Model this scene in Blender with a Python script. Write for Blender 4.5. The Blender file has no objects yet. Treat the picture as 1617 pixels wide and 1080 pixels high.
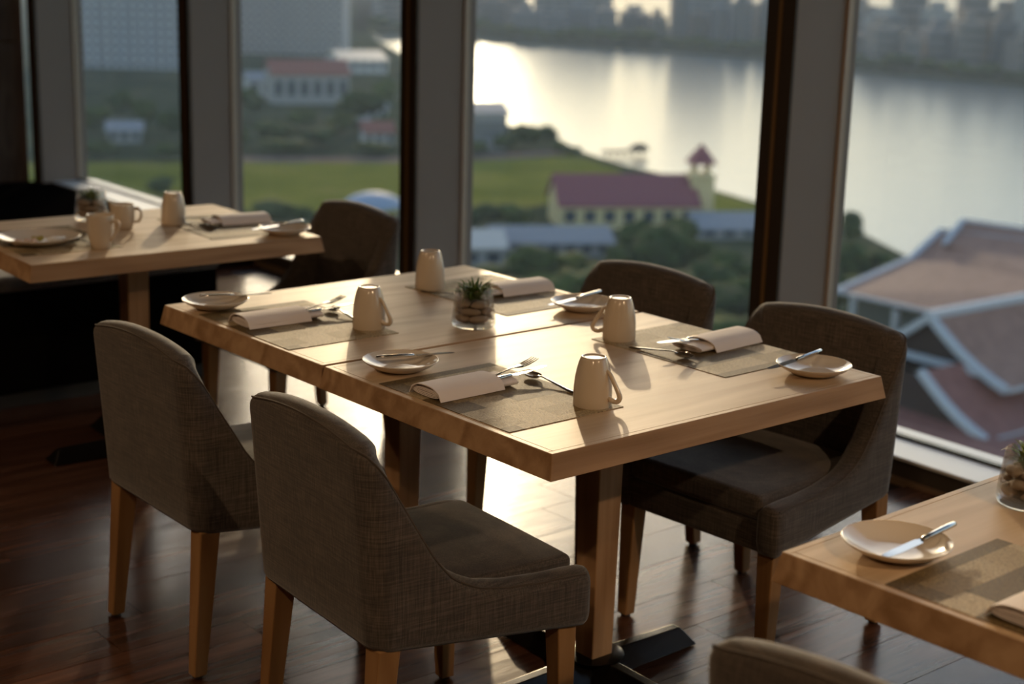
import bpy, math, random
from mathutils import Vector, Matrix, noise
import numpy as np
random.seed(7)
sc = bpy.context.scene
COL = sc.collection
R = math.radians

# ------------------------------------------------------------------ camera
FPX = 2496.5
YAW, PITCH, ROLL = 0.870787, 0.242493, 0.02696
CAM = Vector((-1.91851, -2.14983, 1.68096))
fw = Vector((math.cos(YAW)*math.cos(PITCH), math.sin(YAW)*math.cos(PITCH), -math.sin(PITCH)))
rt = Vector((math.sin(YAW), -math.cos(YAW), 0))
up = rt.cross(fw)
rt2 = rt*math.cos(ROLL) + up*math.sin(ROLL)
up2 = up*math.cos(ROLL) - rt*math.sin(ROLL)
cd = bpy.data.cameras.new('camera')
cam = bpy.data.objects.new('camera', cd); COL.objects.link(cam)
m = Matrix((rt2, up2, -fw)).transposed().to_4x4(); m.translation = CAM
cam.matrix_world = m
cd.sensor_width = 36; cd.lens = FPX*36/1617
cd.clip_start = .05; cd.clip_end = 9000
cd.dof.use_dof = True; cd.dof.focus_distance = 3.2; cd.dof.aperture_fstop = 2.8
sc.camera = cam

# ------------------------------------------------------------------ light
SUN_AZ, SUN_EL = R(52.3), R(13.5)
w = bpy.data.worlds.new('sky'); sc.world = w; w.use_nodes = True
nt = w.node_tree; bg = nt.nodes['Background']
sky = nt.nodes.new('ShaderNodeTexSky'); sky.sky_type = 'NISHITA'; sky.sun_disc = False
sky.sun_elevation = SUN_EL; sky.sun_rotation = R(90) - SUN_AZ
sky.air_density = 1.0; sky.dust_density = 0.8; sky.ozone_density = 1.0; sky.altitude = 50
tint = nt.nodes.new('ShaderNodeMix'); tint.data_type = 'RGBA'; tint.blend_type = 'MULTIPLY'; tint.inputs[0].default_value = 1
nt.links.new(sky.outputs[0], tint.inputs[6]); tint.inputs[7].default_value = (1.0, .98, .96, 1)
nt.links.new(tint.outputs[2], bg.inputs[0]); bg.inputs[1].default_value = .32
sd = bpy.data.lights.new('sun', 'SUN'); sd.energy = 2.3; sd.angle = R(.8); sd.color = (1, .76, .48)
sun = bpy.data.objects.new('sun', sd); COL.objects.link(sun)
sdir = Vector((math.cos(SUN_AZ)*math.cos(SUN_EL), math.sin(SUN_AZ)*math.cos(SUN_EL), math.sin(SUN_EL)))
sun.rotation_euler = sdir.to_track_quat('Z', 'Y').to_euler()
sun.location = (30, 40, 25)
sc.view_settings.view_transform = 'Standard'; sc.view_settings.look = 'None'
sc.view_settings.gamma = 1; sc.view_settings.use_curve_mapping = False
sc.view_settings.exposure = 0.0
cy = sc.cycles
cy.use_denoising = True; cy.max_bounces = 10; cy.transparent_max_bounces = 24
cy.sample_clamp_indirect = 4; cy.caustics_reflective = False; cy.caustics_refractive = False
cy.blur_glossy = .6

# ------------------------------------------------------------------ helpers
def ray(px, py):
    return fw + rt2*((px-808.5)/FPX) - up2*((py-540)/FPX)
def G(px, py, z):
    d = ray(px, py); t = (z-CAM.z)/d.z
    return CAM + d*t
def D(px, py, depth):            # the point that far ahead of the camera along the ground
    d = ray(px, py); t = depth/(d.x*math.cos(YAW)+d.y*math.sin(YAW))
    return CAM + d*t

def setp(o, label=None, cat=None, group=None, kind=None):
    if label: o['label'] = label
    if cat: o['category'] = cat
    if group: o['group'] = group
    if kind: o['kind'] = kind
    return o
def thing(name, label, cat, loc=(0, 0, 0), rz=0, group=None):
    o = bpy.data.objects.new(name, None); COL.objects.link(o)
    o.location = loc; o.rotation_euler = (0, 0, rz); o.empty_display_size = .1
    return setp(o, label, cat, group)
def link(name, me, parent=None, loc=(0, 0, 0), rot=(0, 0, 0)):
    o = bpy.data.objects.new(name, me); COL.objects.link(o)
    o.location = loc; o.rotation_euler = rot
    if parent: o.parent = parent
    return o
def dup(root, loc, rz, label=None, group=None):
    def cp(o, par):
        c = o.copy(); COL.objects.link(c); c.parent = par
        for ch in o.children: cp(ch, c)
        return c
    r = cp(root, None); r.location = loc; r.rotation_euler = (0, 0, rz)
    return setp(r, label, None, group)

class MB:
    def __init__(s): s.v = []; s.f = []
    def add(s, vs, fs):
        n = len(s.v); s.v += [tuple(v) for v in vs]; s.f += [tuple(i+n for i in f) for f in fs]; return s
    def frus(s, z0, r0, z1, r1):       # r = (x0,x1,y0,y1)
        a = [(r0[0], r0[2], z0), (r0[1], r0[2], z0), (r0[1], r0[3], z0), (r0[0], r0[3], z0)]
        b = [(r1[0], r1[2], z1), (r1[1], r1[2], z1), (r1[1], r1[3], z1), (r1[0], r1[3], z1)]
        return s.add(a+b, [(3, 2, 1, 0), (4, 5, 6, 7), (0, 1, 5, 4), (1, 2, 6, 5), (2, 3, 7, 6), (3, 0, 4, 7)])
    def box(s, x0, x1, y0, y1, z0, z1): return s.frus(z0, (x0, x1, y0, y1), z1, (x0, x1, y0, y1))
    def hexa(s, p8):                   # bottom 4, top 4
        return s.add(p8, [(3, 2, 1, 0), (4, 5, 6, 7), (0, 1, 5, 4), (1, 2, 6, 5), (2, 3, 7, 6), (3, 0, 4, 7)])
    def loft(s, secs, closed=True, cap=True):
        n = len(secs[0]); vs = [p for q in secs for p in q]; fs = []
        for i in range(len(secs)-1):
            for j in range(n if closed else n-1):
                k = (j+1) % n
                fs.append((i*n+j, i*n+k, (i+1)*n+k, (i+1)*n+j))
        if cap and closed:
            fs.append(tuple(range(n-1, -1, -1))); fs.append(tuple(range((len(secs)-1)*n, len(secs)*n)))
        return s.add(vs, fs)
    def lathe(s, prof, n=32, c=(0, 0, 0)):
        vs = []; fs = []
        for r, z in prof:
            for j in range(n):
                a = 2*math.pi*j/n; vs.append((c[0]+r*math.cos(a), c[1]+r*math.sin(a), c[2]+z))
        for i in range(len(prof)-1):
            for j in range(n):
                k = (j+1) % n; fs.append((i*n+j, i*n+k, (i+1)*n+k, (i+1)*n+j))
        if prof[0][0] > 1e-4: pass
        return s.add(vs, fs)
    def tube(s, path, r, n=8, flat=1.0, cap=True, upv=(0, 0, 1)):
        secs = []; P = [Vector(p) for p in path]; U = Vector(upv)
        for i, p in enumerate(P):
            t = (P[min(i+1, len(P)-1)]-P[max(i-1, 0)]).normalized()
            a = t.cross(U)
            if a.length < 1e-4: a = t.cross(Vector((1, 0, 0)))
            a.normalize(); b = a.cross(t).normalized()
            rr = r[i] if hasattr(r, '__len__') else r
            secs.append([p + a*rr*math.cos(2*math.pi*j/n) + b*rr*flat*math.sin(2*math.pi*j/n) for j in range(n)])
        return s.loft(secs, True, cap)
    def rbox(s, x0, x1, y0, y1, z0, z1, r, seg=3, mid=4, fn=None):
        S = (x1-x0, y1-y0, z1-z0); C = Vector(((x0+x1)/2, (y0+y1)/2, (z0+z1)/2))
        def axis(L):
            h = L/2; e = [h-r+r*k/seg for k in range(seg+1)]
            md = [(-1+2*k/mid)*(h-r) for k in range(1, mid)]
            return [-x for x in reversed(e)] + md + e
        A = [axis(L) for L in S]
        for ax in range(3):
            u, v = (ax+1) % 3, (ax+2) % 3
            for sg in (-1, 1):
                vs = []; fs = []
                for a in A[u]:
                    for b in A[v]:
                        p = [0, 0, 0]; p[ax] = sg*S[ax]/2; p[u] = a; p[v] = b
                        core = Vector([max(-S[i]/2+r, min(S[i]/2-r, p[i])) for i in range(3)])
                        d = Vector(p)-core
                        if d.length > 1e-9: d.normalize()
                        q = core + d*r + C
                        vs.append(fn(q) if fn else q)
                nu, nv = len(A[u]), len(A[v])
                for i in range(nu-1):
                    for j in range(nv-1):
                        f = (i*nv+j, (i+1)*nv+j, (i+1)*nv+j+1, i*nv+j+1)
                        fs.append(f if sg > 0 else f[::-1])
                s.add(vs, fs)
        s.weld = True
        return s
    def blob(s, c, rx, ry, rz, n=10, m=14, amp=.25, fr=1.5, seed=0):
        vs = []; fs = []
        for i in range(n+1):
            th = math.pi*i/n
            for j in range(m):
                a = 2*math.pi*j/m
                d = Vector((math.sin(th)*math.cos(a), math.sin(th)*math.sin(a), math.cos(th)))
                k = 1+amp*noise.noise(d*fr+Vector((seed*3.1, seed*1.7, seed)))
                vs.append((c[0]+d.x*rx*k, c[1]+d.y*ry*k, c[2]+d.z*rz*k))
        for i in range(n):
            for j in range(m):
                k = (j+1) % m; fs.append((i*m+j, (i+1)*m+j, (i+1)*m+k, i*m+k))
        s.weld = True
        return s.add(vs, fs)
    def mesh(s, name, mat=None, smooth=False, angle=40):
        me = bpy.data.meshes.new(name); me.from_pydata(s.v, [], s.f); me.update()
        if getattr(s, 'weld', False):
            import bmesh
            bm = bmesh.new(); bm.from_mesh(me); bmesh.ops.remove_doubles(bm, verts=bm.verts, dist=1e-5)
            bmesh.ops.recalc_face_normals(bm, faces=bm.faces); bm.to_mesh(me); bm.free()
        if mat: me.materials.append(mat)
        if smooth:
            me.shade_smooth() if hasattr(me, 'shade_smooth') else None
            me.set_sharp_from_angle(angle=R(angle))
        return me
    def build(s, name, mat, parent=None, smooth=False, angle=40, loc=(0, 0, 0), rot=(0, 0, 0), bevel=0, seg=2):
        o = link(name, s.mesh(name, mat, smooth, angle), parent, loc, rot)
        if bevel:
            b = o.modifiers.new('bevel', 'BEVEL'); b.width = bevel; b.segments = seg; b.limit_method = 'ANGLE'; b.angle_limit = R(35)
        return o

# ------------------------------------------------------------------ materials
MATS = {}
class NT:
    def __init__(s, name):
        s.m = bpy.data.materials.new(name); s.m.use_nodes = True
        s.t = s.m.node_tree; s.b = s.t.nodes['Principled BSDF']; s.out = s.t.nodes['Material Output']
    def n(s, typ, **kw):
        x = s.t.nodes.new('ShaderNode'+typ)
        for k, v in kw.items():
            if k in x.inputs.keys() if isinstance(k, str) else False: x.inputs[k].default_value = v
            else: setattr(x, k, v)
        return x
    def l(s, a, b): s.t.links.new(a, b)
    def coords(s, scale=(1, 1, 1), kind='Object', rot=(0, 0, 0)):
        tc = s.t.nodes.new('ShaderNodeTexCoord'); mp = s.t.nodes.new('ShaderNodeMapping')
        mp.inputs['Scale'].default_value = scale; mp.inputs['Rotation'].default_value = rot
        s.l(tc.outputs[kind], mp.inputs[0]); return mp.outputs[0]
    def noise(s, vec, scale, detail=4, rough=.55, dist=0):
        x = s.t.nodes.new('ShaderNodeTexNoise'); x.inputs['Scale'].default_value = scale
        x.inputs['Detail'].default_value = detail; x.inputs['Roughness'].default_value = rough
        x.inputs['Distortion'].default_value = dist; s.l(vec, x.inputs['Vector']); return x.outputs['Fac']
    def ramp(s, fac, stops):
        x = s.t.nodes.new('ShaderNodeValToRGB'); e = x.color_ramp.elements
        while len(e) < len(stops): e.new(.5)
        for i, (p, c) in enumerate(stops): e[i].position = p; e[i].color = (*c, 1) if len(c) == 3 else c
        s.l(fac, x.inputs[0]); return x.outputs[0]
    def mix(s, a, b, fac, typ='MIX'):
        x = s.t.nodes.new('ShaderNodeMix'); x.data_type = 'RGBA'; x.blend_type = typ
        for i, v in ((0, fac), (6, a), (7, b)):
            if hasattr(v, 'is_linked'): s.l(v, x.inputs[i])
            elif i == 0: x.inputs[0].default_value = v
            else: x.inputs[i].default_value = (*v, 1)
        return x.outputs[2]
    def bump(s, h, dist, strength=1):
        x = s.t.nodes.new('ShaderNodeBump'); x.inputs['Distance'].default_value = dist; x.inputs['Strength'].default_value = strength
        s.l(h, x.inputs['Height']); s.l(x.outputs[0], s.b.inputs['Normal'])
    def set(s, **kw):
        for k, v in kw.items():
            k = k.replace('_', ' '); i = s.b.inputs[k]
            if hasattr(v, 'is_linked'): s.l(v, i)
            elif k.endswith('Color') or k.endswith('Tint') and not isinstance(v, float): i.default_value = (*v, 1)
            else: i.default_value = v
        return s.m
def plain(name, col, rough=.6, metal=0, **kw):
    t = NT(name); t.set(Base_Color=col, Roughness=rough, Metallic=metal, **kw); return t.m
def rand(t):
    return t.t.nodes.new('ShaderNodeObjectInfo').outputs['Random']

def wood(name, c0, c1, c2, axis='x', rough=.32, coat=.0, scale=1.0):
    t = NT(name)
    sc_ = {'x': (1.2, 22, 22), 'y': (22, 1.2, 22), 'z': (22, 22, 1.2)}[axis]
    v = t.coords(tuple(a*scale for a in sc_))
    n1 = t.noise(v, 1.0, 5, .6, .6)
    v2 = t.coords({'x': (.9, 5, 5), 'y': (5, .9, 5), 'z': (5, 5, .9)}[axis])
    x = t.t.nodes.new('ShaderNodeTexNoise'); t.l(v2, x.inputs['Vector']); x.inputs['Scale'].default_value = 1.3; x.inputs['Detail'].default_value = 1
    mm = t.t.nodes.new('ShaderNodeMath'); mm.operation = 'MULTIPLY'; t.l(x.outputs['Fac'], mm.inputs[0]); mm.inputs[1].default_value = 34
    sn = t.t.nodes.new('ShaderNodeMath'); sn.operation = 'SINE'; t.l(mm.outputs[0], sn.inputs[0])
    ad = t.t.nodes.new('ShaderNodeMath'); ad.operation = 'MULTIPLY_ADD'; t.l(sn.outputs[0], ad.inputs[0]); ad.inputs[1].default_value = .13
    t.l(n1, ad.inputs[2])
    c = t.ramp(ad.outputs[0], [(.25, c2), (.5, c1), (.75, c0)])
    t.bump(n1, .0006, .35)
    t.set(Base_Color=c, Roughness=rough, Specular_IOR_Level=.24)
    if coat: t.set(Coat_Weight=coat, Coat_Roughness=.18)
    return t.m
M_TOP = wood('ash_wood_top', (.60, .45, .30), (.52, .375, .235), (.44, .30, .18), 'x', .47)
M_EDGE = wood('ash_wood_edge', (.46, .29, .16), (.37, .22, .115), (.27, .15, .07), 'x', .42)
M_POST = wood('ash_wood_post', (.44, .27, .145), (.37, .215, .11), (.29, .16, .075), 'z', .45)
M_LEG = wood('beech_leg', (.34, .19, .085), (.28, .15, .062), (.22, .112, .043), 'z', .42)

def fabric():
    t = NT('linen_fabric')
    v1 = t.coords((330, 330, 14)); v2 = t.coords((14, 14, 330))
    a = t.noise(v1, 1.0, 2, .6); b = t.noise(v2, 1.0, 2, .6)
    f = t.mix(a, b, .5)
    c = t.ramp(f, [(.36, (.030, .0225, .0168)), (.5, (.063, .0475, .0355)), (.66, (.115, .089, .069))])
    big = t.noise(t.coords((9, 9, 9)), 1, 3)
    c = t.mix(c, t.ramp(big, [(.3, (.85, .85, .85)), (.7, (1.1, 1.1, 1.1))]), 1.0, 'MULTIPLY')
    t.bump(f, .0012, .5)
    t.set(Base_Color=c, Roughness=.88, Sheen_Weight=.25, Sheen_Roughness=.5)
    return t.m
M_FAB = fabric()
M_PIPE = plain('piping_fabric', (.08, .062, .048), .9)
M_GLIDE = plain('black_plastic', (.012, .011, .01), .5)

def floor_mat():
    t = NT('walnut_floor')
    v = t.coords((1.4, 26, 26), 'Object')
    rd = rand(t)
    va = t.t.nodes.new('ShaderNodeVectorMath'); va.operation = 'ADD'; t.l(v, va.inputs[0])
    mu = t.t.nodes.new('ShaderNodeMath'); mu.operation = 'MULTIPLY'; mu.inputs[1].default_value = 57; t.l(rd, mu.inputs[0]); t.l(mu.outputs[0], va.inputs[1])
    n1 = t.noise(va.outputs[0], 1.0, 6, .62, .5)
    c = t.ramp(n1, [(.3, (.034, .0140, .0080)), (.52, (.066, .0280, .0155)), (.75, (.110, .050, .0275))])
    br = t.ramp(rd, [(0, (.62, .6, .6)), (.5, (1, 1, 1)), (1, (1.4, 1.32, 1.25))])
    c = t.mix(c, br, 1.0, 'MULTIPLY')
    rg = t.ramp(t.noise(t.coords((3, 30, 3)), 1, 3), [(.3, (.17, .17, .17)), (.7, (.26, .26, .26))])
    t.bump(n1, .0008, .3)
    t.set(Base_Color=c, Roughness=rg, Specular_IOR_Level=.24)
    return t.m
M_FLOOR = floor_mat()
M_FLOORB = plain('floor_joint_brown', (.012, .006, .004), .8)

M_CER = plain('cream_ceramic', (.60, .50, .385), .16, 0, Coat_Weight=.3, Coat_Roughness=.05)
M_CERW = plain('warm_white_ceramic', (.72, .64, .54), .10, 0)
M_STEEL = plain('polished_steel', (.62, .60, .57), .13, 1)
M_NAP = (lambda t: (t.bump(t.noise(t.coords((900, 900, 900)), 1, 1), .0004, .3), t.set(Base_Color=(.78, .69, .64), Roughness=.85, Sheen_Weight=.2), t.m)[-1])(NT('napkin_cotton'))
M_BASE = plain('black_metal_base', (.016, .013, .011), .22, .6)
M_FIN = plain('bronze_aluminium_fin', (.22, .18, .155), .6, .0)
M_FINB = plain('dark_brown_timber_strip', (.028, .017, .009), .5)
M_FINL = plain('brass_bead', (.17, .095, .035), .4)
M_SILL = plain('pale_stone_sill', (.62, .62, .61), .35)
M_CURB = plain('dark_brown_curb', (.040, .030, .022), .5)
M_WALLW = wood('dark_wood_wall', (.075, .050, .038), (.058, .038, .028), (.042, .026, .019), 'z', .6)
M_PLASTER = plain('taupe_plaster', (.22, .19, .16), .9)
M_CEIL = plain('ceiling_paint', (.30, .27, .24), .9)

def mat_mat():
    t = NT('woven_vinyl_mat')
    v = t.coords((1, 1, 1))
    br = t.t.nodes.new('ShaderNodeTexBrick'); t.l(v, br.inputs['Vector'])
    br.inputs['Scale'].default_value = 1; br.inputs['Brick Width'].default_value = .085; br.inputs['Row Height'].default_value = .064
    br.inputs['Mortar Size'].default_value = 0; br.offset = .37; br.squash = 1.0
    br.inputs['Color1'].default_value = (.0, .0, .0, 1); br.inputs['Color2'].default_value = (1, 1, 1, 1)
    br.inputs['Bias'].default_value = 0
    tone = t.ramp(br.outputs['Color'], [(.15, (.125, .088, .044)), (.45, (.230, .170, .090)), (.8, (.40, .33, .24))])
    a = t.noise(t.coords((700, 120, 1)), 1, 1); b = t.noise(t.coords((120, 700, 1)), 1, 1)
    f = t.mix(a, b, .5)
    c = t.mix(tone, t.ramp(f, [(.36, (.45, .42, .36)), (.62, (1.45, 1.4, 1.2))]), 1.0, 'MULTIPLY')
    t.bump(f, .0016, .9)
    t.set(Base_Color=c, Roughness=.62, Specular_IOR_Level=.3)
    return t.m
M_MAT = mat_mat()

def glass_pane():
    t = NT('window_glass'); N = t.t.nodes
    tr = N.new('ShaderNodeBsdfTransparent'); tr.inputs[0].default_value = (.95, .965, .96, 1)
    gl = N.new('ShaderNodeBsdfGlossy'); gl.inputs['Roughness'].default_value = .02
    fr = N.new('ShaderNodeFresnel'); fr.inputs[0].default_value = 1.35
    ge = N.new('ShaderNodeNewGeometry'); iv = N.new('ShaderNodeMath'); iv.operation = 'SUBTRACT'; iv.inputs[0].default_value = 1; t.l(ge.outputs['Backfacing'], iv.inputs[1])
    ml = N.new('ShaderNodeMath'); ml.operation = 'MULTIPLY'; t.l(fr.outputs[0], ml.inputs[0]); t.l(iv.outputs[0], ml.inputs[1])
    mx = N.new('ShaderNodeMixShader'); t.l(ml.outputs[0], mx.inputs[0]); t.l(tr.outputs[0], mx.inputs[1]); t.l(gl.outputs[0], mx.inputs[2])
    t.l(mx.outputs[0], t.out.inputs[0]); return t.m
M_PANE = glass_pane()
def vase_glass():
    t = NT('vase_glass'); N = t.t.nodes
    g = N.new('ShaderNodeBsdfGlass'); g.inputs['IOR'].default_value = 1.45; g.inputs['Roughness'].default_value = .0
    tr = N.new('ShaderNodeBsdfTransparent'); mx = N.new('ShaderNodeMixShader'); mx.inputs[0].default_value = .62
    t.l(g.outputs[0], mx.inputs[1]); t.l(tr.outputs[0], mx.inputs[2]); t.l(mx.outputs[0], t.out.inputs[0]); return t.m
M_VASE = vase_glass()
M_STONE = (lambda t: t.set(Base_Color=t.ramp(t.noise(t.coords((30, 30, 60)), 1, 4), [(.3, (.38, .28, .19)), (.7, (.62, .50, .38))]), Roughness=.7))(NT('river_pebble'))
M_SAND = plain('brown_gravel', (.10, .070, .045), .9)
M_LEAF = (lambda t: t.set(Base_Color=t.ramp(rand(t), [(0, (.05, .10, .022)), (.6, (.10, .17, .035)), (1, (.20, .25, .07))]), Roughness=.5))(NT('grassy_leaf'))

# ------------------------------------------------------------------ the room
XW, SL = 2.505, .0326          # glass line: x = XW + SL*(y-1.36)
WROT = -math.atan(SL)
def wl(y, dx=0): return XW + SL*(y-1.36) + dx
YE, YB, XB, HC = 8.17, -5.2, -6.0, 3.0
YREG0, XREG0 = -1.9, -1.5
slab = MB().hexa([(XB, YB, -.35), (XW+SL*(YB-1.36)+.10, YB, -.35), (XW+SL*(YE-1.06)+.10, YE+.3, -.35), (XB, YE+.3, -.35), (XB, YB, -.014), (XW+SL*(YB-1.36)+.10, YB, -.014), (XW+SL*(YE-1.06)+.10, YE+.3, -.014), (XB, YE+.3, -.014)]).build('floor', M_FLOORB); setp(slab, kind='structure')
pm = {}
for L in (.9, 1.2, 1.5, 1.8):
    for wd in (.18,):
        pm[L] = MB().frus(-.014, (0, L-.0006, 0, wd-.0006), 0, (.0008, L-.0014, .0008, wd-.0014)).mesh('plank', M_FLOOR)
rr = random.Random(3); y = YREG0; k = 0
while y < YE-.02:
    xe = wl(y, -.19)-.02
    x = XREG0 - rr.random()*.9
    while x < xe-.25:
        L = rr.choice((1.2, 1.5, 1.8, 1.5))
        if x+L > xe: L = max([q for q in pm if x+q <= xe+.02] or [.9])
        link('plank', pm[L], slab, (x, y, 0)); x += L
        k += 1
    y += .18
rest = MB()
y = YB
while y < YE-.02:
    x = XB; first = True
    while x < (wl(y, -.2) if y < YREG0-.1 else XREG0-1.0):
        L = rr.choice((1.2, 1.5, 1.8)); rest.frus(-.014, (x, x+L-.0015, y, y+.1785), -.0004, (x+.0016, x+L-.003, y+.0016, y+.177)); x += L
    y += .18
setp(rest.build('remaining_planks', M_FLOOR, slab), kind='stuff')

setp(MB().box(XB, 2.95, YB, YE+.3, HC, HC+.3).build('ceiling', M_CEIL), kind='structure')
ew = MB().box(XB, 2.45, YE+.03, YE+.3, 0, HC).build('wall_end', M_WALLW); setp(ew, kind='structure')
pn = MB().frus(0, (0, .56, 0, .03), .94, (0, .56, .0, .03)).mesh('panel', M_WALLW)
for i in range(4):
    for j in range(3):
        o = link('panel', MB().box(0, .585, 0, .03, 0, .985).mesh('panel', M_WALLW) if i+j == 0 else pnm, ew, (2.42-(i+1)*.60, YE, .02+j*1.0))
        if i+j == 0: pnm = o.data
setp(MB().box(XB-.2, XB, YB, YE+.3, 0, HC).build('wall_back', M_PLASTER), kind='structure')
setp(MB().box(XB, 3.0, YB-.2, YB, 0, HC).build('wall_near', M_PLASTER), kind='structure')

# curb and sill under the glass, in the slightly turned frame of the window wall
def wbox(y0, y1, a0, a1, z0, z1):     # a = offset from the glass line
    return MB().hexa([(wl(y0, a0), y0, z0), (wl(y0, a1), y0, z0), (wl(y1, a1), y1, z0), (wl(y1, a0), y1, z0),
                      (wl(y0, a0), y0, z1), (wl(y0, a1), y0, z1), (wl(y1, a1), y1, z1), (wl(y1, a0), y1, z1)])
ZS = .085
setp(wbox(YB, YE, -.178, .12, -.01, ZS-.012).build('wall_window_curb', M_CURB), kind='structure')
setp(wbox(YB, YE, -.195, -.165, -.012, .012).build('baseboard_window', plain('oak_bead', (.16, .10, .06), .5)), kind='structure')
FY = [1.425+2.21*i for i in range(-3, 4)]
WB = .128/2
def seg_edges():
    e = [YB] + [v for f in FY for v in (f-WB, f+WB)] + [YE]
    return [(e[i], e[i+1]) for i in range(0, len(e), 2)]
for i, (a, b) in enumerate(seg_edges()):
    if b-a < .1: continue
    s_ = setp(wbox(a+.002, b-.002, -.19, .10, ZS-.012, ZS).build('trim_%d' % (i+1), M_SILL, bevel=.003), kind='structure')
    wnd = bpy.data.objects.new('window_%d' % (i+1), None); COL.objects.link(wnd); setp(wnd, kind='structure')
    wbox(a, b, -.005, .005, ZS+.004, HC).build('pane', M_PANE, wnd)
    wbox(a, b, -.012, .014, ZS, ZS+.010).build('gasket', plain('green_black_gasket', (.006, .016, .012), .4), wnd)
    wbox(a, b, -.03, .05, HC-.10, HC).build('head_rail', M_FIN, wnd)
    for yy in (a, b-.012):
        wbox(yy, yy+.012, -.012, .016, ZS, HC).build('glazing_bead', plain('pale_glazing_bead', (.42, .34, .27), .4), wnd)
for i, f in enumerate(FY):
    r_ = bpy.data.objects.new('wall_fin_%d' % (i+1), None); COL.objects.link(r_); setp(r_, kind='structure')
    wbox(f-WB, f+WB, -.262, .06, ZS-.01, HC).build('fin_body', M_FIN, r_, bevel=.003)
    wbox(f-WB, f+WB, -.275, -.2622, ZS-.01, HC).build('timber_facing', M_FINB, r_, bevel=.002)
    wbox(f-.007, f+.007, -.2795, -.2752, ZS-.01, HC).build('brass_bead', M_FINL, r_)

# unseen warm ceiling lamps, inferred and added as fill light
for i, (lx, ly) in enumerate(((-2.6, -2.4), (-2.8, 1.0), (-2.6, 4.2), (.3, -3.4))):
    t = thing('fill_downlight', 'unseen recessed ceiling lamp added as fill ' + ('in the near aisle corner', 'above the aisle behind the two foreground chairs', 'above the aisle beside the far left table', 'above the floor right of the blurred corner table')[i], 'lamp', (lx, ly, HC))
    MB().lathe([(.0, -.002), (.05, -.002), (.055, -.012), (.075, -.012), (.08, 0)], 24).build('trim_ring', M_SILL, t, True)
    ld = bpy.data.lights.new('fill_bulb', 'AREA'); ld.shape = 'DISK'; ld.size = .12; ld.energy = (30, 30, 30, 62)[i]; ld.color = (1, .68, .4)
    lo = bpy.data.objects.new('fill_bulb', ld); COL.objects.link(lo); lo.parent = t; lo.location = (0, 0, -.02)

# ------------------------------------------------------------------ tables
def make_table(W, L, label, loc, rz):
    t = thing('dining_table', label, 'table', loc, rz, 'ash dining tables')
    T, s_, H = .052, .0104, .75
    w2, l2 = W/2, L/2
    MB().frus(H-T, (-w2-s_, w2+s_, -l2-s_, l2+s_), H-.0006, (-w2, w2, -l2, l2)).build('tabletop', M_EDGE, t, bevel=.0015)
    MB().frus(H-.0006, (-w2+.0005, w2-.0005, -l2+.0005, -l2+.014), H, (-w2+.001, w2-.001, -l2+.001, -l2+.0135)).build('edge_band', M_TOP, t)
    MB().frus(H-.0006, (-w2+.0005, w2-.0005, l2-.014, l2-.0005), H, (-w2+.001, w2-.001, l2-.0135, l2-.001)).build('edge_band', M_TOP, t)
    MB().frus(H-.0006, (-w2+.0005, -w2+.014, -l2+.015, l2-.015), H, (-w2+.001, -w2+.0135, -l2+.0155, l2-.0155)).build('edge_band', M_TOP, t)
    MB().frus(H-.0006, (w2-.014, w2-.0005, -l2+.015, l2-.015), H, (w2-.0135, w2-.001, -l2+.0155, l2-.0155)).build('edge_band', M_TOP, t)
    MB().frus(H-.0006, (-w2+.015, w2-.015, -l2+.015, l2-.015), H, (-w2+.0153, w2-.0153, -l2+.0153, l2-.0153)).build('top_panel', M_TOP, t)
    MB().frus(.045, (-.032, .032, -.032, .032), H-T, (-.039, .039, -.039, .039)).build('post', M_POST, t, bevel=.003)
    for k in range(4):
        a = k*math.pi/2
        MB().hexa([(.0, -.055, .004), (.315, -.045, .004), (.315, .045, .004), (.0, .055, .004),
                   (.0, -.014, .052), (.285, -.012, .046), (.285, .012, .046), (.0, .014, .052)]).build('foot_arm', M_BASE, t, rot=(0, 0, a), bevel=.002)
        MB().lathe([(0, 0), (.016, 0), (.016, .006), (0, .006)], 12).build('levelling_pad', M_GLIDE, t, loc=(.29*math.cos(a), .29*math.sin(a), 0))
    MB().lathe([(0, .040), (.060, .040), (.075, .052), (.070, .054), (0, .054)], 24).build('hub_plate', M_BASE, t, True)
    return t
make_table(1.0107, .788, 'pale ash table nearest the camera in the joined pair, two inverted mugs on it', (.505, .394, 0), 0)
make_table(1.0107, .7515, 'pale ash table with the glass planter, pushed against the sunlit front table', (.5055, 1.179, 0), R(.2))
make_table(.98, .77, 'separate ash table at the far left with a used plate and creamer', (.43, 2.60, 0), R(-2.2))
make_table(1.01, .79, 'blurred ash table cut off at the right bottom corner', (.487, -.978, 0), R(1.8))

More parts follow.
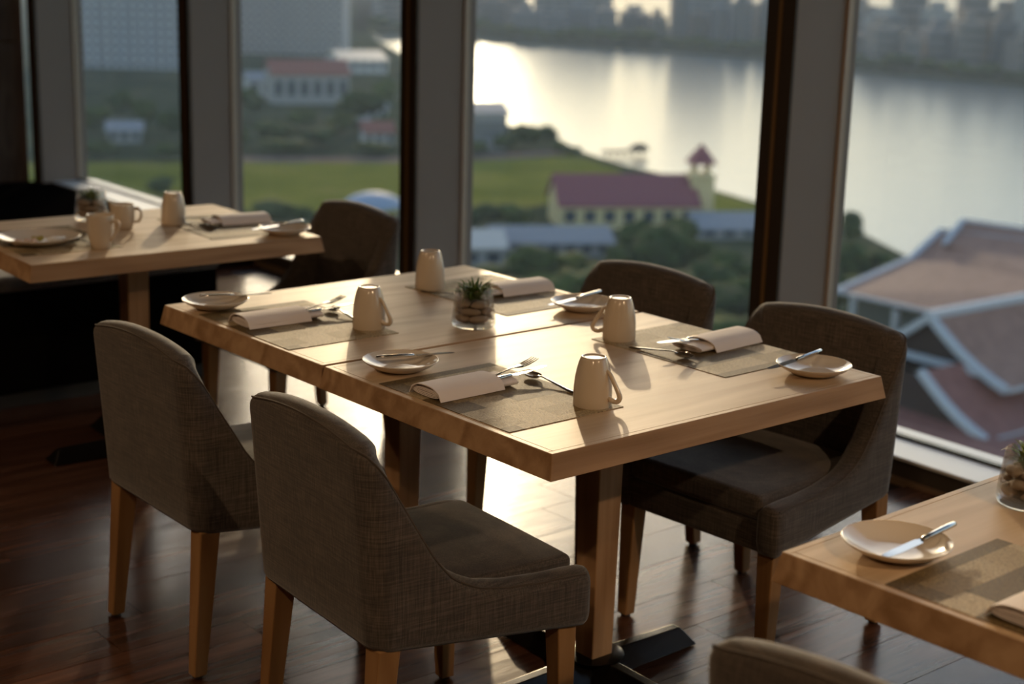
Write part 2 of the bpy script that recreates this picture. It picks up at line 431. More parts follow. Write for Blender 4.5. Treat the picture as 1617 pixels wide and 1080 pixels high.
# ------------------------------------------------------------------ chair
def chair_proto():
    t = thing('dining_chair', 'x', 'chair', (0, 0, 0), 0, 'upholstered dining chairs')
    XR, XF, HR, HF, RC = -.25, .255, .25, .268, .05
    pts = []
    ns = 22
    for i in range(ns):                       # right side, front to rear corner
        u = i/(ns-1); x = XF + (XR+RC-XF)*u; pts.append((x, -(HF+(HR-HF)*u), 's'))
    for i in range(1, 10):
        a = math.pi/2*i/10; pts.append((XR+RC-RC*math.sin(a), -HR+RC-RC*math.cos(a), 'c'))
    nb = 14
    for i in range(nb): pts.append((XR, -HR+RC+(2*HR-2*RC)*i/(nb-1), 'b'))
    half = len(pts)
    for i in range(1, 10):
        a = math.pi/2*i/10; pts.append((XR+RC-RC*math.cos(a), HR-RC+RC*math.sin(a), 'c'))
    for i in range(ns):
        u = 1-i/(ns-1); x = XF + (XR+RC-XF)*u; pts.append((x, (HF+(HR-HF)*u), 's'))
    prof = [(-.25, .792), (-.235, .782), (-.218, .762), (-.20, .733), (-.175, .680), (-.14, .606), (-.105, .538), (-.065, .490), (-.01, .462), (.06, .448), (.15, .441), (.22, .441), (.255, .438)]
    px_ = [p[0] for p in prof]; pz_ = [p[1]-.010*max(0, min(1, (p[1]-.5)/.25)) for p in prof]
    def zt(x, yv, k):
        z = float(np.interp(x, px_, pz_))
        if k == 'b': z += .020*(1-(abs(yv)/(HR-RC))**2)
        return z
    secs = []; edge = []
    for i, (x, yv, k) in enumerate(pts):
        a = Vector(pts[max(i-1, 0)][:2]); b = Vector(pts[min(i+1, len(pts)-1)][:2]); d = (b-a).normalized()
        nrm = Vector((-d.y, d.x))             # inward (path runs clockwise seen from above)
        if nrm.dot(Vector((0.0-x, -yv))) < 0: nrm = -nrm
        th = .062 if k == 's' else .066
        top = zt(x, yv, k); rr_ = th/2
        rim = min(rr_, .030)
        P = []; Z0 = .362-.050*(x-XR)/(XF-XR)
        def pt(off, z):
            wb = max(0, min(1, (-.02-x)/.2)); sh = -.075*wb*max(0, z-.42); sy = 1 if yv > 0 else -1
            if k == 'c': e = Vector((XR+.066, sy*(HR-.062)))
            elif k == 's': e = Vector((max(x+nrm.x*th, XR+.066), yv+nrm.y*th))
            else: e = Vector((x+th, max(-HR+.062, min(HR-.062, yv))))
            f_ = off/th; return Vector((x+(e.x-x)*f_+sh, yv+(e.y-yv)*f_, z))
        nz = 7
        P.append(pt(.010, Z0)); 
        for q in range(nz): P.append(pt(.0 + (.003 if q == 0 else 0), Z0+.012+(top-rim-Z0-.012)*q/(nz-1)))
        for q in range(1, 8):
            an = math.pi*q/8; P.append(pt(th/2-th/2*math.cos(an), top-rim+rim*math.sin(an)))
        for q in range(nz): P.append(pt(th, top-rim-(top-rim-Z0-.03)*q/(nz-1)))
        P.append(pt(th-.01, Z0))
        secs.append(P); edge.append(pt(.006, top-.010))
    def cap(P, dx, k):
        c = sum(P, Vector())/len(P); return [Vector((p.x+dx, c.y+(p.y-c.y)*k, c.z+(p.z-c.z)*(1-(1-k)*.5))) for p in P]
    secs = [cap(secs[0], .016, .55), cap(secs[0], .012, .86)] + secs + [cap(secs[-1], .012, .86), cap(secs[-1], .016, .55)]
    MB().loft(secs).build('shell', M_FAB, t, True, 60)
    MB().tube(edge, .0022, 5).build('piping', M_PIPE, t, True)
    def crown(q):
        if q.z > .43:
            q = Vector((q.x, q.y, q.z + .012*(1-(q.y/.21)**2)*(1-((q.x-.03)/.24)**2)))
        return q
    MB().rbox(-.185, .262, -.209, .209, .390, .452, .016, 3, 8, crown).build('seat_cushion', M_FAB, t, True, 60)
    MB().rbox(-.22, .258, -.212, .212, .352, .389, .008, 2, 3, lambda p: Vector((p.x, p.y, p.z-(.040*(p.x+.22)/.478 if p.z < .37 else 0)))).build('seat_rail', M_FAB, t, True, 60)
    for sx, sy in ((1, -1), (1, 1), (-1, -1), (-1, 1)):
        bx_, by_ = (.222, .222) if sx > 0 else (-.205, .212)
        fx_, fy_ = (.232, .226) if sx > 0 else (-.238, .220)
        by_ *= sy; fy_ *= sy
        g = MB(); a, b = .0255, .0165
        g.hexa([(fx_-b, fy_-b, .006), (fx_+b, fy_-b, .006), (fx_+b, fy_+b, .006), (fx_-b, fy_+b, .006),
                (bx_-a, by_-a, .362), (bx_+a, by_-a, .362), (bx_+a, by_+a, .362), (bx_-a, by_+a, .362)])
        lg = g.build('leg', M_LEG, t, bevel=.003)
        MB().lathe([(0, 0), (.013, 0), (.013, .007), (0, .007)], 10).build('glide', M_GLIDE, lg, loc=(fx_, fy_, 0))
    return t
C0 = chair_proto()
def chair(first, loc, rz, label):
    if first: C0.location = loc; C0.rotation_euler = (0, 0, rz); C0['label'] = label; return C0
    return dup(C0, loc, rz, label)
chair(1, (-.045, .375, 0), R(-4), 'grey-brown linen dining chair in the middle foreground, its back to the camera')
chair(0, (-.02, 1.150, 0), R(-1), 'grey-brown linen dining chair at the left, back to the camera beside the foreground chair')
chair(0, (1.05, .380, 0), R(183), 'grey-brown linen dining chair facing the camera at the right end of the front table')
chair(0, (1.075, 1.055, 0), R(183), 'grey-brown linen dining chair by the window, only its backrest showing above the table')
chair(0, (.985, 2.46, 0), R(180), 'grey-brown linen dining chair by the window at the far left table')
chair(0, (-.135, -1.015, 0), R(3), 'grey-brown linen dining chair with just its rounded back top at the bottom right edge')
bq = thing('banquette', 'black banquette bench behind the far left table', 'bench', (0, 0, 0))
M_BLK = plain('black_leather_and_shade', (.004, .0037, .0034), 1.0, 0, Specular_IOR_Level=.0)  # bench leather, also the black of the added floor-shade slab
MB().rbox(-2.4, 1.12, 3.26, 3.95, .06, .44, .02, 2, 6).build('bench_base', M_BLK, bq, True, 60)
MB().rbox(-2.4, 1.12, 3.24, 3.95, .442, .50, .022, 3, 8).build('seat_pad', M_FAB, bq, True, 60)
MB().box(-2.36, 1.08, 3.30, 3.91, 0, .06).build('toe_kick', M_GLIDE, bq)
pz = MB().hexa([(-2, 5.2, 0), (wl(5.2, -.2), 5.2, 0), (wl(8.13, -.2), 8.13, 0), (-2, 8.13, 0), (-2, 5.2, .078), (wl(5.2, -.2), 5.2, .078), (wl(8.13, -.2), 8.13, .078), (-2, 8.13, .078)]).build('floor_shade_slab', M_BLK, bevel=.006)  # black slab added to stand in for the shaded floor
setp(pz, 'added black slab standing in for floor shade in the window corner beyond the far left table', 'floor shade')

# ------------------------------------------------------------------ tableware
ZT = .75; ZM = .7515
def fillet(p, q, n): return [(p[0]+(q[0]-p[0])*i/n, p[1]+(q[1]-p[1])*i/n) for i in range(n+1)]
MUGP = [(.0405, 0), (.0412, .004), (.0414, .02), (.0408, .040), (.0392, .058), (.0362, .076), (.0325, .091), (.0290, .101), (.0268, .1055), (.0250, .1062), (.0228, .1056), (.0218, .1035), (.010, .1030), (.0002, .1030)]
MUGI = [(.0405, 0), (.0385, .0003), (.0378, .004), (.0378, .03), (.0360, .055), (.0320, .080), (.026, .094), (.0002, .097)]
def mug_meshes():
    a = MB().lathe(MUGP, 40); b = MB().lathe([(r, z) for r, z in MUGI][::-1], 40); a.add(b.v, b.f); a.weld = True
    body = a.mesh('mug_body', M_CER, True, 50)
    ctl = [(.0335, .080), (.0415, .0735), (.0500, .060), (.0585, .046), (.0655, .033), (.0670, .025), (.0625, .0185), (.0540, .0165), (.0460, .0185), (.0380, .0215)]
    P = [Vector((r, 0, z)) for r, z in ctl]; sm = []
    for i in range(len(P)-1):
        p0, p1, p2, p3 = P[max(i-1, 0)], P[i], P[i+1], P[min(i+2, len(P)-1)]
        for q in range(4):
            u = q/4; sm.append(.5*((2*p1)+(p2-p0)*u+(2*p0-5*p1+4*p2-p3)*u*u+(3*p1-p0-3*p2+p3)*u**3))
    sm.append(P[-1])
    rad = [.0042+.0014*min(1, i/len(sm)*2) for i in range(len(sm))]
    h = MB().tube(sm, rad, 10, 1.0, upv=(0, 1, 0)).mesh('mug_handle', M_CER, True, 70)
    return body, h
MUG_B, MUG_H = mug_meshes()
def mug(x, y, z, ha, label, upright=False):
    t = thing('mug', label, 'mug', (x, y, z), ha, 'cream ceramic mugs')
    b = link('cup', MUG_B, t); h = link('handle', MUG_H, t)
    if upright:
        for o in (b, h): o.rotation_euler = (math.pi, 0, 0); o.location = (0, 0, .1062)
    return t
mug(.292, .205, ZM, R(-75), 'inverted cream mug at the sunlit front corner mat, handle to the right')
mug(.746, .602, ZM, R(128), 'inverted cream mug in front of the right-hand chair, handle to the left')
mug(.299, 1.043, ZM, R(-72), 'inverted cream mug between the left-hand napkin and the glass planter')
mug(.718, 1.347, ZM, R(60), 'inverted cream mug at the far corner of the joined tables beside the window fin')
mug(.617, 2.665, ZM, R(70), 'inverted cream mug standing at the back of the far left table')
mug(.212, 2.372, ZT, R(-60), 'upright cream mug with handle at the front of the far left table', True)

# creamer with a spout
cr = thing('creamer', 'cream ceramic milk jug behind the upright mug on the far left table', 'jug', (.432, 2.665, ZT), R(-40))
g = MB(); secs = []
for r, z in [(.026, 0), (.030, .003), (.038, .025), (.040, .045), (.038, .065), (.036, .082), (.0345, .082), (.0345, .065), (.036, .045), (.030, .01)]:
    k = max(0, (z-.05)/.032); ring = []
    for j in range(36):
        a = 2*math.pi*j/36; sp = max(0, math.cos(a-math.pi))**6
        ring.append((r*math.cos(a)*(1+.38*k*sp), r*math.sin(a)*(1-.1*k*sp), z+.012*k*sp))
    secs.append(ring)
g.loft(secs, True, True).build('jug_body', M_CER, cr, True, 50)
MB().tube([(.036, 0, .068), (.05, 0, .070), (.060, 0, .058), (.060, 0, .040), (.052, 0, .026), (.037, 0, .022)], .0045, 8, upv=(0, 1, 0)).build('handle', M_CER, cr, True, 70)

PLP = [(.0002, .0045), (.030, .0045), (.046, .006), (.062, .0115), (.076, .019), (.0875, .0265), (.0895, .0272), (.0888, .0250), (.078, .0165), (.064, .0085), (.050, .0028), (.042, .0), (.039, .0), (.037, .002), (.0002, .002)]
PL_M = (lambda g: (setattr(g, 'weld', True), g.mesh('plate_body', M_CERW, True, 60))[1])(MB().lathe([(r, z) for r, z in PLP][::-1], 56))
PLR = MB().tube([(.0886*math.cos(2*math.pi*i/56), .0886*math.sin(2*math.pi*i/56), .0266) for i in range(57)], .0011, 6, cap=False).mesh('rim', M_CER, True, 70)
def plate(x, y, z, label, s=1.0):
    t = thing('side_plate' if s < 1.2 else 'dinner_plate', label, 'plate', (x, y, z), 0, 'round cream plates'); b = link('dish', PL_M, t); r_ = link('rim', PLR, t)
    if s != 1: b.scale = r_.scale = (s, s, .95)
    return t
plate(.126, .668, ZT, 'small cream side plate by the table joint, nearest the foreground chair backs', .97)
plate(.093, 1.450, ZT, 'small cream side plate at the left corner of the joined tables', .97)
plate(.897, .900, ZT, 'small cream side plate at the window side of the joined tables, behind the handle-left mug', .97)
plate(.893, .104, ZT, 'small cream side plate at the right corner of the front table', .97)
plate(.113, -.716, ZT, 'small cream side plate on the blurred right corner table', .99)
plate(.826, 2.290, ZT, 'small cream side plate at the right corner of the far left table', .95)
plate(.085, 2.545, ZM, 'large cream dinner plate with food scraps on the far left table', 1.42)
# scraps on the used plate
def scrap(name, label, cat, x, y, c, n, r, seed):
    g = MB(); q = random.Random(seed)
    for i in range(n): g.blob((q.uniform(-r, r), q.uniform(-r*.6, r*.6), .004+q.random()*.006), .009*q.uniform(.6, 1.2), .008, .006, 6, 8, .5, 2, i+seed)
    g.build(name, plain(name, c, .6), None, True, 80, loc=(x, y, ZM+.008)); o = bpy.context.scene.collection.objects[-1]
    setp(o, label, cat); return o
scrap('egg_scraps', 'pinkish white heap of leftover food on the large used plate', 'food', .030, 2.515, (.62, .48, .40), 24, .036, 5)
scrap('vegetable_scraps', 'yellow-green leftover food on the large used plate', 'food', .088, 2.548, (.36, .30, .04), 8, .018, 9)
crumple = MB().blob((0, 0, .008), .028, .016, .008, 8, 12, .6, 2.5, 3).build('crumpled_tissue', plain('tissue_white', (.75, .76, .76), .8), None, True, 80, loc=(.128, 2.515, ZM+.007))
setp(crumple, 'small crumpled white tissue on the large used plate', 'tissue')

# placemats
MATM = MB().box(-.158, .158, -.222, .222, 0, .0015).mesh('placemat', M_MAT)
MATM2 = MATM
def mat(x, y, rz, label):
    o = link('placemat', MATM, None, (x, y, ZT), (0, 0, rz)); return setp(o, label, 'placemat', 'woven placemats')
mat(.176, .376, R(.6), 'golden woven placemat at the front edge under the front napkin and mug')
mat(.173, 1.180, R(-.8), 'golden woven placemat under the left napkin and mug')
mat(.850, .420, R(180.8), 'golden woven placemat in front of the right-hand chair')
mat(.830, 1.178, R(181), 'grey-brown woven placemat at the far window side behind the planter')
mat(.158, -1.003, R(2.0), 'patchwork woven placemat on the blurred right corner table')
mat(.13, 2.585, R(-3), 'woven placemat under the large used plate at the far left')
mat(.748, 2.535, R(176), 'woven placemat under the napkin on the far left table')

# folded napkins
def napkin_mesh(seed=1, Lh=.108):
    B, A = .0125, .050; turns = 2.6; N_ = 90; g = MB(); secs = []
    q = random.Random(seed); ns = 16
    for i in range(ns+1):
        u = i/ns; xx = -Lh+2*Lh*u
        endk = 1-.10*max(0, abs(u-.5)*2-.8)/.2
        sag = .002*math.sin(u*5+seed)
        out = []; inn = []
        for k in range(N_+1):
            th = turns*2*math.pi*k/N_ + math.pi*.98
            a = A-(.0045)*(th/(2*math.pi)); b = B-.0036*(th/(2*math.pi))
            c_, s_ = math.cos(th), math.sin(th)
            e = .72
            yy = a*math.copysign(abs(c_)**e, c_); zz = b*math.copysign(abs(s_)**.8, s_)
            yy += .004*math.sin(u*3.1+seed)*1
            wob = .0012*noise.noise(Vector((u*6, yy*40, seed)))
            th2 = .0011
            out.append(Vector((xx+.003*math.sin(th)*(1 if u > .9 else 0), yy, (zz)*endk + B + wob + sag*.3)))
        for k in range(N_, -1, -1):
            p = out[k]; pa = out[max(k-1, 0)]; pb = out[min(k+1, N_)]
            d = (pb-pa); n_ = Vector((0, -d.z, d.y)); n_ = n_.normalized() if n_.length > 1e-9 else Vector((0, 0, 1))
            inn.append(p+n_*.0018)
        secs.append(out+inn)
    g.loft(secs, True, True); zmin = min(v[2] for v in g.v)
    g.v = [(v[0], v[1], v[2]-zmin) for v in g.v]
    return g.mesh('napkin', M_NAP, True, 50)
NAPS = [napkin_mesh(1), napkin_mesh(4)]
def flap_mesh():
    g = MB(); secs = []
    for i in range(9):
        u = i/8; x = -.112+.178*u; ring = []
        for k in range(13):
            v = k/12; yy = -.056+.112*v; z = .0285*(1-abs(2*v-1)**2.6)**.5 if 0 < v < 1 else 0
            ring.append(Vector((x, yy, max(.0015, z)+.0008*noise.noise(Vector((u*4, v*5, 2))))))
        low = [Vector((p.x, p.y*.97, max(.0006, p.z-.0022))) for p in reversed(ring)]
        secs.append(ring+low)
    return g.loft(secs, True, True).mesh('outer_fold', M_NAP, True, 50)
FLAP = flap_mesh()
def napkin(x, y, rz, label, k=0, z=ZM):
    t = thing('napkin', label, 'napkin', (x, y, z), rz, 'folded cloth napkins')
    link('roll', NAPS[k], t); link('outer_fold', FLAP, t); return t
napkin(.143, .450, R(1), 'folded cream napkin at the front edge wrapped round a fork and knife', 0)
napkin(.150, 1.232, R(-2), 'folded cream napkin on the left mat wrapped round a fork and knife', 1)
napkin(.905, .420, R(184), 'folded cream napkin before the right-hand chair with fork tines peeking out', 0)
napkin(.880, 1.180, R(176), 'folded cream napkin behind the planter on the window side', 1)
napkin(.128, -1.000, R(2), 'folded cream napkin cut off by the right frame edge', 0)
napkin(.800, 2.570, R(172), 'folded cream napkin on the far left table', 1)

# cutlery (along local x, lying on z=0)
def knife_m():
    g = MB()
    bl = [(-.0002, 0, .0), (.02, .001, .0), (.07, .0, 0), (.095, 0, 0)]
    secs = []
    for x, wd, off in ((-.105, .002, .004), (-.098, .006, .002), (-.07, .0085, .0005), (-.01, .008, 0), (-.004, .0045, 0), (0.0, .0045, 0)):
        secs.append([Vector((x, -wd+off, .002)), Vector((x, wd+off, .0022)), Vector((x, wd+off, .0038)), Vector((x, -wd+off, .0028))])
    g.loft(secs); a = g.mesh('blade', M_STEEL, True, 30)
    h = MB().tube([(0, 0, .004), (.004, 0, .0045), (.03, 0, .0050), (.07, 0, .0055), (.092, 0, .0058), (.096, 0, .0058)], [.0035, .0048, .0052, .0060, .0058, .003], 10, .75).mesh('knife_handle', M_STEEL, True, 50)
    return a, h
def fork_m():
    g = MB()
    for k in range(4):
        yy = (k-1.5)*.0068
        g.tube([(-.105, yy, .0085), (-.09, yy, .0055), (-.07, yy, .0035), (-.055, yy, .0035)], [.0012, .0018, .0021, .0022], 6, .7)
    g.tube([(-.057, 0, .0035), (-.05, 0, .0035), (-.04, 0, .0045), (-.03, 0, .0055)], [.0125, .0130, .0085, .004], 12, .16)
    a = g.mesh('tines', M_STEEL, True, 60)
    h = MB().tube([(-.032, 0, .0055), (0, 0, .006), (.05, 0, .004), (.085, 0, .003), (.092, 0, .003)], [.0030, .0030, .0045, .0060, .004], 10, .4).mesh('fork_handle', M_STEEL, True, 60)
    return a, h
def spoon_m():
    g = MB(); secs = []
    for i in range(11):
        u = i/10; x = -.046+.046*u*1.0; wd = .0165*math.sqrt(max(0.0, 1-((u-.45)/.58)**2)) if abs(u-.45) < .58 else .003
        wd = max(wd, .0028); dp = .0075*(wd/.0165)
        top = [Vector((x, wd*math.cos(math.pi*k/8), .0105-dp*math.sin(math.pi*k/8)+.0012)) for k in range(9)]
        bot = [Vector((x, 1.03*wd*math.cos(math.pi*k/8), .0105-dp*math.sin(math.pi*k/8)*1.05)) for k in range(8, -1, -1)]
        secs.append(top+bot)
    g.loft(secs); a = g.mesh('bowl', M_STEEL, True, 50)
    h = MB().tube([(-.004, 0, .0108), (.01, 0, .0125), (.05, 0, .0085), (.10, 0, .0035), (.125, 0, .0025), (.130, 0, .0025)], [.0034, .0034, .0040, .0058, .0062, .004], 10, .45).mesh('spoon_handle', M_STEEL, True, 60)
    return a, h
KN, FK, SP = knife_m(), fork_m(), spoon_m()
def cutlery(kind, x, y, z, rz, label, tilt=0):
    a, h = {'knife': KN, 'fork': FK, 'spoon': SP}[kind]
    t = thing({'knife': 'butter_knife', 'fork': 'fork', 'spoon': 'spoon'}[kind], label, kind, (x, y, z), rz, 'steel cutlery')
    t.rotation_euler = (0, tilt, rz)
    link({'knife': 'blade', 'fork': 'tines', 'spoon': 'bowl'}[kind], a, t); link('handle', h, t); return t
ZP = ZT+.0245
cutlery('knife', .165, .672, ZP, R(172), 'steel butter knife resting across the side plate by the table joint', R(-2))
cutlery('knife', .150, 1.452, ZP, R(172), 'steel butter knife resting across the left corner side plate', R(-2))
cutlery('knife', .895, .925, ZP, R(4), 'steel butter knife on the rim of the window side plate', R(-3))
cutlery('knife', .880, .145, ZP, R(4), 'steel butter knife on the rim of the right corner side plate', R(-3))
cutlery('knife', .140, -.745, ZP, R(3), 'steel butter knife across the plate on the blurred right corner table', R(-2))
cutlery('knife', .820, 2.315, ZP, R(0), 'steel butter knife on the plate at the far left table corner', R(-3))
cutlery('fork', .252, .452, ZM+.018, R(188), 'steel fork sticking out of the front napkin', R(6))
cutlery('knife', .255, .428, ZM+.017, R(184), 'steel knife tip beside the fork in the front napkin', R(3))
cutlery('fork', .257, 1.232, ZM+.018, R(188), 'steel fork sticking out of the left napkin', R(6))
cutlery('knife', .262, 1.205, ZM+.017, R(180), 'steel knife tip beside the fork in the left napkin', R(3))
cutlery('fork', .825, .415, ZM+.020, R(8), 'steel fork tucked into the napkin before the right-hand chair', R(10))
cutlery('knife', .822, .440, ZM+.019, R(2), 'steel knife tucked into the napkin before the right-hand chair', R(3))
cutlery('knife', .715, 2.585, ZM+.020, R(-6), 'steel knife glinting out of the far left napkin', R(3))
cutlery('spoon', .322, .412, ZM, R(-93), 'steel teaspoon lying beside the front mug, bowl towards the planter')
cutlery('spoon', .318, 1.215, ZM, R(-95), 'steel teaspoon beside the left mug')
cutlery('spoon', .735, .395, ZM, R(103), 'steel teaspoon lying by the napkin of the right-hand setting')
cutlery('spoon', .668, 2.525, ZM, R(100), 'steel teaspoon by the napkin on the far left table')
cutlery('spoon', .185, 2.475, ZM, R(-70), 'steel spoon lying behind the upright mug at the far left')
cutlery('spoon', .690, 1.190, ZM, R(100), 'dark teaspoon behind the planter on the far mat')

# ------------------------------------------------------------------ planters
VO = [(.0002, 0), (.048, 0), (.0535, .003), (.0565, .010), (.0560, .022), (.0520, .06), (.0475, .099), (.0465, .1005), (.0452, .099), (.0490, .06), (.0525, .022), (.0500, .014), (.0002, .012)]
VM = (lambda g: (setattr(g, 'weld', True), g.mesh('glass_cup', M_VASE, True, 40))[1])(MB().lathe(VO, 48))
PEB = [MB().blob((0, 0, 0), 1, 1, 1, 8, 12, .18, 1.2, s).mesh('pebble', M_STONE, True, 80) for s in (1, 2, 3)]
SANDM = (lambda g: (setattr(g, 'weld', True), g.mesh('gravel', M_SAND, True, 60))[1])(MB().lathe([(.0002, .013), (.030, .014), (.034, .022), (.033, .045), (.038, .0600), (.02, .0640), (.0002, .0635)], 28))
def leaf_mesh(bend, L=.05):
    g = MB(); secs = []
    for i in range(8):
        u = i/7; a = bend*u; wd = .0028*(1-u*.9)*(0.6+.8*min(1, u*4))
        x = L*math.sin(a)/max(bend, .01) if bend > .01 else 0
        x = L*(1-math.cos(a))/bend; z = L*math.sin(a)/bend
        secs.append([Vector((x, -wd, z)), Vector((x-.0006, 0, z+.0004)), Vector((x, wd, z)), Vector((x+.0005, 0, z-.0003))])
    return g.loft(secs).mesh('leaf', M_LEAF, True, 60)
LEAVES = [leaf_mesh(.5, .036), leaf_mesh(1.2, .048), leaf_mesh(1.9, .055), leaf_mesh(2.4, .062)]
def planter(x, y, label, seed, n=44, tall=1.0):
    t = thing('planter', label, 'planter', (x, y, ZT), R(seed*40), 'glass planters with pebbles')
    q = random.Random(seed)
    link('glass_cup', VM, t); link('gravel', SANDM, t)
    for lay, (zz, rr_, cnt) in enumerate(((.025, .0345, 4), (.0435, .0330, 4), (.0610, .0300, 4))):
        for i in range(cnt):
            a = 2*math.pi*(i+.5*lay)/cnt+q.uniform(-.12, .12)
            o = link('pebble', PEB[(i+lay) % 3], t, (rr_*math.cos(a)*.98, rr_*math.sin(a)*.98, zz), (0, 0, a+math.pi/2))
            o.scale = (.0265-.001*lay, .0155, .0098)
    for i in range(n):
        a = q.uniform(0, 6.283); r_ = q.uniform(0, .026); k = min(3, int(abs(q.gauss(1.4, .9))))
        o = link('leaf', LEAVES[k], t, (r_*math.cos(a), r_*math.sin(a), .072), (0, q.uniform(-.15, .55), a+q.uniform(-.6, .6)))
        s_ = q.uniform(.75, 1.25)*tall; o.scale = (s_, s_*1.2, s_)
    return t
planter(.532, .914, 'glass tumbler planter with layered pebbles and grassy air plant by the table joint', 2, 110, 1.1)
planter(.415, 2.868, 'glass planter with spiky grass at the back of the far left table', 5, 50, 1.0)
planter(.507, -.706, 'glass planter cut off by the right frame edge', 8, 50)

# ------------------------------------------------------------------ outside: river, banks, town
ZG, ZR = -45.0, -46.5
Fh = Vector((math.cos(YAW), math.sin(YAW), 0)); Rh = Vector((math.sin(YAW), -math.cos(YAW), 0))
C0xy = Vector((CAM.x, CAM.y, 0))
def FR(f, r, z=ZG): p = C0xy+Fh*f+Rh*r; return Vector((p.x, p.y, z))
def speckle(name, stops, sc_=.12, rough=.9, bump=0):
    t = NT(name); n_ = t.noise(t.coords((1, 1, 1)), sc_, 5, .6); c = t.ramp(n_, stops)
    if bump: t.bump(n_, bump, 1)
    t.set(Base_Color=c, Roughness=rough, Specular_IOR_Level=.0); return t.m
M_LAND = speckle('scrub_land', [(.35, (.035, .045, .022)), (.52, (.060, .070, .036)), (.70, (.11, .105, .065))], .05)
M_GRASS = speckle('sports_grass', [(.35, (.13, .14, .018)), (.55, (.185, .185, .028)), (.7, (.24, .20, .055))], .06)
M_TRACK = speckle('running_track', [(.4, (.20, .13, .11)), (.6, (.26, .18, .15))], .1)
def water():
    t = NT('river_water')
    a = t.noise(t.coords((.25, .25, .25)), 1, 4, .6); b = t.noise(t.coords((.02, .02, .02)), 1, 2)
    t.bump(t.mix(a, b, .35), .25, .3)
    t.set(Base_Color=(.11, .115, .105), Roughness=.9, Specular_IOR_Level=.0)
    N_ = t.t.nodes; gl = N_.new('ShaderNodeBsdfGlossy'); gl.inputs['Roughness'].default_value = .20; gl.inputs['Color'].default_value = (.80, .90, 1.0, 1)
    bp = [n for n in N_ if n.type == 'BUMP'][0]; t.l(bp.outputs[0], gl.inputs['Normal'])
    mx = N_.new('ShaderNodeMixShader'); mx.inputs[0].default_value = .228
    t.l(t.b.outputs[0], mx.inputs[1]); t.l(gl.outputs[0], mx.inputs[2]); t.l(mx.outputs[0], t.out.inputs[0]); return t.m
def poly(name, pts, z, zb, mat, kind='structure'):
    n = len(pts); vs = [(p.x, p.y, z) for p in pts]+[(p.x, p.y, zb) for p in pts]
    g = MB().add(vs, [tuple(range(n))]+[(i, i+n, (i+1) % n+n, (i+1) % n) for i in range(n)]); g.weld = True
    o = g.build(name, mat)
    return setp(o, kind=kind)
NB = [(575, 46), (600, 66), (632, 84), (690, 130), (740, 172), (800, 196), (870, 212), (915, 238), (980, 259), (1040, 273), (1100, 292), (1190, 318), (1330, 352), (1400, 388), (1440, 408), (1520, 455), (1617, 515), (1800, 640)]
nb = [G(x, y, ZG) for x, y in NB]
poly('ground_near', nb+[FR(40, 260), FR(-60, 260), FR(-60, -2500), FR(2600, -2500), FR(2600, -140)], ZG, ZR-3, M_LAND)
FB = [(560, 49), (740, 55), (850, 66), (1080, 79), (1200, 88), (1335, 106), (1450, 116), (1617, 131), (2100, 180)]
fb = [G(x, y, ZG) for x, y in FB]
poly('ground_far', fb+[G(x, y-37-(14 if x < 700 else 0), ZG) for x, y in reversed(FB)], ZG, ZR-3, M_LAND)  # strip ends early so pale water behind it stands in for haze
rv = MB().add([FR(-100, -600, ZR), FR(-100, 2500, ZR), FR(3500, 2500, ZR), FR(3500, -600, ZR)], [(0, 1, 2, 3)]).build('river', water()); setp(rv, 'broad grey river with a golden sun glitter beyond the windows', 'river', kind='stuff')
def patch(name, px, mat, label, cat, dz=.15):
    o = poly(name, [G(x, y, ZG) for x, y in px], ZG+dz, ZG-.2, mat, None); o.pop('kind', None); setp(o, label, cat)
patch('sports_field', [(40, 258), (300, 256), (470, 256), (640, 258), (760, 254), (905, 246), (975, 268), (1010, 290), (930, 300), (850, 326), (740, 336), (560, 338), (375, 336), (230, 312), (40, 300)], M_GRASS, 'flat green sports field in front of the river bank', 'field')
patch('running_track', [(340, 249), (640, 250), (880, 240), (895, 245), (760, 253), (640, 257.5), (340, 257)], M_TRACK, 'pinkish earth strip along the far side of the sports field', 'track', .2)
patch('riverside_lawn', [(1090, 294), (1185, 321), (1215, 333), (1215, 362), (1090, 352)], M_GRASS, 'small green lawn on the bank behind the chapel', 'lawn', .2)

# trees
def tree_mat(name, c0, c1):
    t = NT(name); n_ = t.noise(t.coords((1, 1, 1)), 1.6, 4, .7); t.bump(n_, .6, 1)
    c = t.mix(t.ramp(n_, [(.35, c0), (.65, c1)]), t.ramp(rand(t), [(0, (.75, .8, .8)), (1, (1.25, 1.15, 1.0))]), 1, 'MULTIPLY')
    t.set(Base_Color=c, Roughness=.9, Specular_IOR_Level=.1); return t.m
M_TREE = tree_mat('dark_foliage', (.026, .044, .014), (.075, .105, .030))
M_TREE2 = tree_mat('olive_foliage', (.060, .075, .018), (.14, .15, .036))
M_BARK = plain('bark', (.05, .036, .026), .9)
def crown_mesh(seed, mat, n=13):
    q = random.Random(seed); g = MB()
    for i in range(n):
        a = q.uniform(0, 6.28); r_ = q.uniform(.1, .62); z = q.uniform(-.45, .55); k = (1-abs(z)*.7)
        g.blob((r_*k*math.cos(a), r_*k*math.sin(a), z*.8), q.uniform(.3, .5), q.uniform(.3, .5), q.uniform(.24, .4), 9, 12, .55, 2.6, seed*7+i)
    return g.mesh('crown', mat, True, 80)
CROWN = {0: [crown_mesh(s, M_TREE) for s in (1, 2, 3)], 1: [crown_mesh(s, M_TREE2) for s in (4, 5)]}
TRUNK = MB().tube([(0, 0, 0), (.02, 0, .4), (0, .03, .8), (0, 0, 1)], [.09, .06, .05, .03], 8).mesh('trunk', M_BARK, True, 80)
tn = [0]
